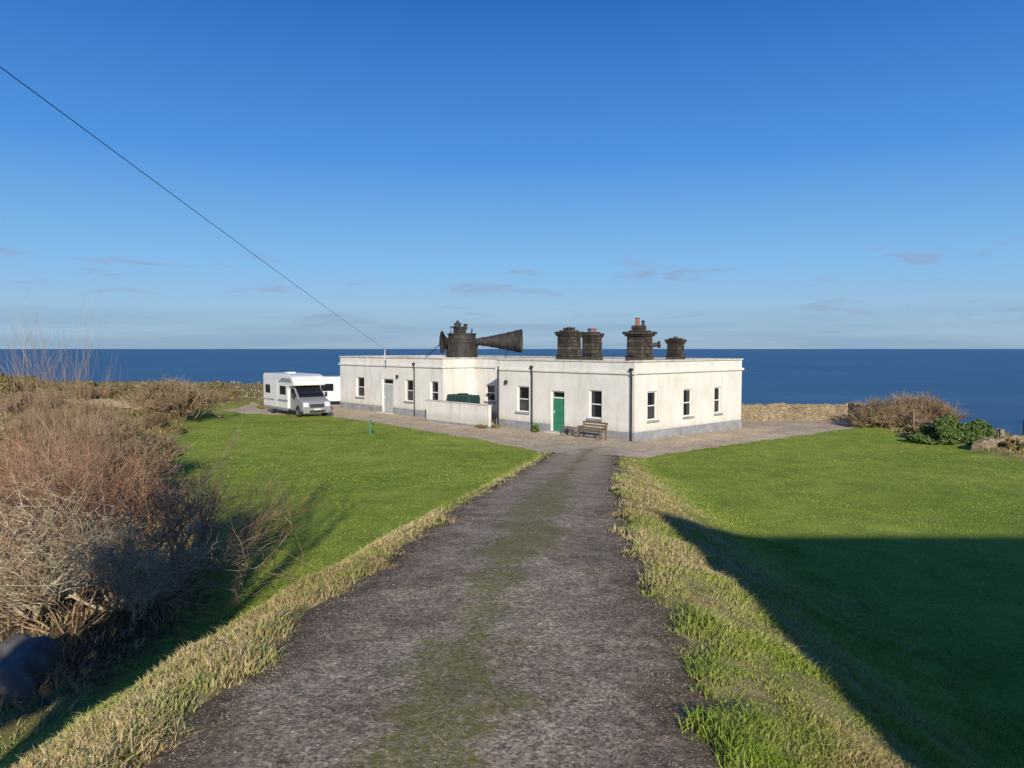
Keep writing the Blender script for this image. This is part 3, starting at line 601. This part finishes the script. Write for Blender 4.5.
for s in (-1,1):
    extr('headlamp',[(3.1,.78),(3.43,.74),(3.36,1.02),(3.05,1.1)],.36,M_lamp,mh,T,.03,y0=s*.76)
    extr('cab_side_window',[(1.5,1.38),(2.42,1.36),(1.88,1.95),(1.5,1.95)],.02,M_vglass,mh,T,0,y0=s*1.0)
    extr('door_line',[(1.42,.55),(1.45,.55),(1.45,1.95),(1.42,1.95)],.01,M_trim,mh,T,0,y0=s*.995)
    for a,b,z0,z1 in ((-3.0,-2.1,1.45,2.05),(-.2,.85,1.45,2.05)): extr('side_window',[(a,z0),(b,z0),(b,z1),(a,z1)],.03,M_vglass,mh,T,.01,y0=s*1.155)
    extr('stripe',[(-3.4,.95),(1.15,.95),(1.15,1.12),(-3.4,1.02)],.012,M_dec,mh,T,0,y0=s*1.152)
    extr('skirt',[(-3.45,.36),(1.15,.36),(1.15,.52),(-3.45,.52)],.05,M_dec,mh,T,.01,y0=s*1.13)
    extr('roof_stripe',[(-.6,2.3),(1.9,2.3),(1.7,2.6),(.2,2.6)],.012,M_dec,mh,T,0,y0=s*1.152)
    wheel(mh,T,hd,2.55,s*.9); wheel(mh,T,hd,-1.9,s*1.02)
    extr('arch',[(2.15,.4),(2.2,.66),(2.4,.8),(2.7,.8),(2.9,.66),(2.95,.4)],.05,M_trim,mh,T,.01,y0=s*.98)
    extr('mirror',[(2.15,1.3),(2.3,1.3),(2.3,1.65),(2.15,1.65)],.16,M_trim,mh,T,.03,y0=s*1.18)
    extr('tail_lamp',[(-3.53,.8),(-3.49,.8),(-3.49,1.1),(-3.53,1.1)],.2,M_red,mh,T,0,y0=s*.95)
extr('habitation_door',[(-1.3,.6),(-.7,.6),(-.7,2.35),(-1.3,2.35)],.02,M_white,mh,T,.008,y0=-1.16)
extr('roof_window',[(1.5,2.81),(1.62,2.8),(2.1,2.5),(2.05,2.46)],1.1,M_vglass,mh,T,0)
extr('roof_vent',[(-1.5,2.85),(-.9,2.85),(-.95,2.96),(-1.45,2.96)],.6,M_white,mh,T,.02); extr('number_plate',[(3.5,.52),(3.515,.52),(3.515,.62),(3.5,.62)],.5,M_white,mh,T,0)
cv=empty('caravan'); hd2=Vector((.97,.2)).normalized(); T=mkT((-13.9,61.5,-.15),hd2)
extr('shell',[(-2.4,.5),(-2.55,1.2),(-2.3,2.3),(-2.0,2.5),(1.9,2.5),(2.3,2.2),(2.6,1.2),(2.4,.5)],2.2,M_white,cv,T,.08)
for s in (-1,1):
    extr('window',[(-1.9,1.35),(-.9,1.35),(-.9,1.95),(-1.9,1.95)],.03,M_vglass,cv,T,.01,y0=s*1.105); extr('window',[(.8,1.35),(1.8,1.35),(1.8,1.95),(.8,1.95)],.03,M_vglass,cv,T,.01,y0=s*1.105); wheel(cv,T,hd2,0,s*1.0,.32)
tube('drawbar',[T(2.3,0,.5),T(3.5,0,.45)],.05,M_trim,cv)
# ---------------------------------------------------------------- walls, fences
def rubble(name,pts,h,w=.45,seed=0):
    r=np.random.default_rng(seed); P=[Vector((a,b)) for a,b in pts]; V=[];Fq=[]
    rows=[]
    for i in range(len(P)-1):
        n=max(2,int((P[i+1]-P[i]).length/.25))
        for k in range(n+(i==len(P)-2)): rows.append((P[i].lerp(P[i+1],k/n),(P[i+1]-P[i]).normalized()))
    for p,dv in rows:
        nrm=Vector((-dv.y,dv.x)); z=gz(p.x,p.y)-.3; hh=h+.3+r.normal(0,.04)
        for s,zz in ((-1,0),(-.95,hh*.5),(-.85,hh-.06),(-.5,hh+.03),(.5,hh+.03),(.85,hh-.06),(.95,hh*.5),(1,0)):
            q=p+nrm*s*w/2*(1+r.normal(0,.06)); V.append((q.x,q.y,z+zz))
    n=len(rows)
    for i in range(n-1):
        for k in range(7): Fq.append((i*8+k,i*8+k+1,(i+1)*8+k+1,(i+1)*8+k))
    Fq.append(tuple(range(8))); Fq.append(tuple(range((n-1)*8,n*8)))
    return mesh_obj(name,V,Fq,M_stone)
rubble('stone_wall',[(14.4,47.5),(18,47.9),(21.8,47.4),(22.2,44.5)],1.15,.5,1)
rubble('stone_wall.001',[(21.0,33.2),(22.6,34.5),(25.2,35.0),(27.5,34)],.40,.5,2)
rubble('stone_wall.002',[(22.4,44),(23.6,40),(24.6,37)],.5,.5,3)
rubble('stone_wall.003',[(-24,51),(-30,50),(-38,51)],.45,.5,4)
for i in range(4):
    x=22.6+i*.7; y=41.5-i*2; obox('fence_post'+('.%03d'%i if i else ''),(x,y,gz(x,y)+.5),(.1,.1,1.2),M_wood,None)
y=39.5; x=(370-512)/F*y
wp=empty('water_tap_post'); obox('post',(x,y,gz(x,y)+.35),(.09,.09,.75),M_green,wp); tube('spout',[(x,y,gz(x,y)+.62),(x+.16,y-.05,gz(x,y)+.6),(x+.17,y-.05,gz(x,y)+.5)],.025,M_black,wp)
obox('cap',(x,y,gz(x,y)+.76),(.15,.15,.06),M_green,wp,(1,0),.02)
me=bpy.data.meshes.new('boulder'); import bmesh
bm=bmesh.new(); bmesh.ops.create_icosphere(bm,subdivisions=4,radius=1)
for v in bm.verts:
    n=v.co.normalized(); k=1+.45*float(vnoise(n.x*1.8+5,n.y*1.8+n.z*1.3,1))+.3*float(vnoise(n.x*4,n.y*4+n.z*3,2))
    q=[max(-.72,min(.72,c_)) for c_ in n]; v.co=Vector((q[0]*.70*k,q[1]*.62*k,q[2]*.46*k))
bm.to_mesh(me); bm.free(); me.materials.append(mat('grey_rock',color=(.17,.155,.135),noise=(3,.5),bump=.8))
o=bpy.data.objects.new('boulder',me); o.location=(-6.4,9.0,gz(-6.4,9.0)+.12); COL.objects.link(o)
for p in me.polygons: p.use_smooth=True
p1=Vector(((0-512)/F*10,10,CAMZ+283/F*10)); p2=Vector(((385-512)/F*51.5,51.5,CAMZ-.1)); dr=(p2-p1)
p0=p1-dr*.45; pts=[]
for k in range(25):
    t_=k/24; q=p0.lerp(p2,t_); q.z+=.12*(1-t_)-.25*4*t_*(1-t_)*.4; pts.append(q)
tube('overhead_wire',pts,.0075,M_black,None,5)
obox('wire_bracket',(p2.x,p2.y,4.25),(.06,.06,.75),M_cop,None)
up=empty('utility_pole'); lathe('pole',(p0.x,p0.y,0),[(.16,1.5),(.12,p0.z+.3)],M_wood,up,12); obox('crossarm',(p0.x,p0.y,p0.z),(1.6,.1,.12),M_wood,up)
# building behind the viewer, whose shadow reaches the right-hand lawn
tb=empty('lighthouse_cottage')
bz=2.2; top=.3+32*math.tan(math.radians(SUN_EL))
obox('walls',(27.9,-19,(bz+top)/2-.5),(42.2,8,top-bz+1),M_wall,tb); obox('parapet_coping',(27.9,-19,top+.06),(42.5,8.3,.1),M_cop,tb)
obox('chimney',(24,-19,top+.4),(2.2,1.2,.6),M_wall,tb)
for k in range(8): obox('window',(11+k*4.8,-14.98,bz+1.9),(1,.06,1.5),M_glass,tb); obox('window',(11+k*4.8,-14.98,bz+4.9),(1,.06,1.4),M_glass,tb)
# ---------------------------------------------------------------- sky, sun, camera
w=bpy.data.worlds.new('World'); S.world=w; w.use_nodes=True; nt=w.node_tree; bg=nt.nodes['Background']
sky=nt.nodes.new('ShaderNodeTexSky'); sky.sky_type='NISHITA'; sky.sun_disc=False
sv=Vector((SUN_AZ[0],SUN_AZ[1],0)).normalized()
sky.sun_elevation=math.radians(SUN_EL); sky.sun_rotation=math.atan2(sv.x,sv.y)
sky.altitude=50; sky.air_density=1.0; sky.dust_density=.3; sky.ozone_density=2.0
g=N(nt); sep=g.n.new('ShaderNodeSeparateXYZ'); g.l(g.tc('Generated'),sep.inputs[0]); z=sep.outputs[2]
grad=g.ramp(z,[(0.0,(2.9,4.3,5.6)),(.025,(2.9,4.6,6.3)),(.11,(1.9,4.3,7.4)),(.24,(.6,2.6,6.7)),(.42,(.14,1.25,4.8)),(.6,(.08,.7,3.0)),(1.0,(.06,.45,1.9))])
base=g.mix(.92,sky.outputs[0],grad)
cv_=g.mapv((3.6,3.6,22),g.tc('Generated'),(.35,.1,0)); cn=g.noise(2.4,8,.64,vec=cv_,dist=.5)
band=g.math('MULTIPLY',g.ramp(z,[(.015,0.),(.04,1.)]),g.ramp(z,[(.10,1.),(.14,0.)]))
cm=g.math('MULTIPLY',g.ramp(cn,[(.56,0.),(.66,1.)]),band)
low=g.math('MULTIPLY',g.ramp(z,[(0.0,1.),(.025,1.),(.055,0.)]),g.ramp(g.noise(1.3,6,.6,vec=g.mapv((2,2,45),g.tc('Generated'))),[(.36,.1),(.60,1.)]))
c=g.mix(g.math('MULTIPLY',low,.6),base,(2.0,3.25,4.8))
c=g.mix(g.math('MULTIPLY',cm,.55),c,(2.6,3.2,4.7))
g.l(c,bg.inputs[0]); bg.inputs[1].default_value=.11
sun=bpy.data.lights.new('sun','SUN'); sun.energy=5.0; sun.angle=math.radians(.5); sun.color=(1,.90,.74)
so=bpy.data.objects.new('sun',sun); COL.objects.link(so)
ts=Vector((sv.x*math.cos(math.radians(SUN_EL)),sv.y*math.cos(math.radians(SUN_EL)),math.sin(math.radians(SUN_EL))))
so.rotation_euler=ts.to_track_quat('Z','Y').to_euler()
cam=bpy.data.cameras.new('camera'); cam.lens=26; cam.sensor_width=36; cam.clip_end=100000; cam.clip_start=.1
co=bpy.data.objects.new('camera',cam); co.location=(0,0,CAMZ); co.rotation_euler=(math.radians(90-2.785),0,0); COL.objects.link(co); S.camera=co
S.view_settings.view_transform='Standard'; S.view_settings.look='None'; S.view_settings.exposure=0
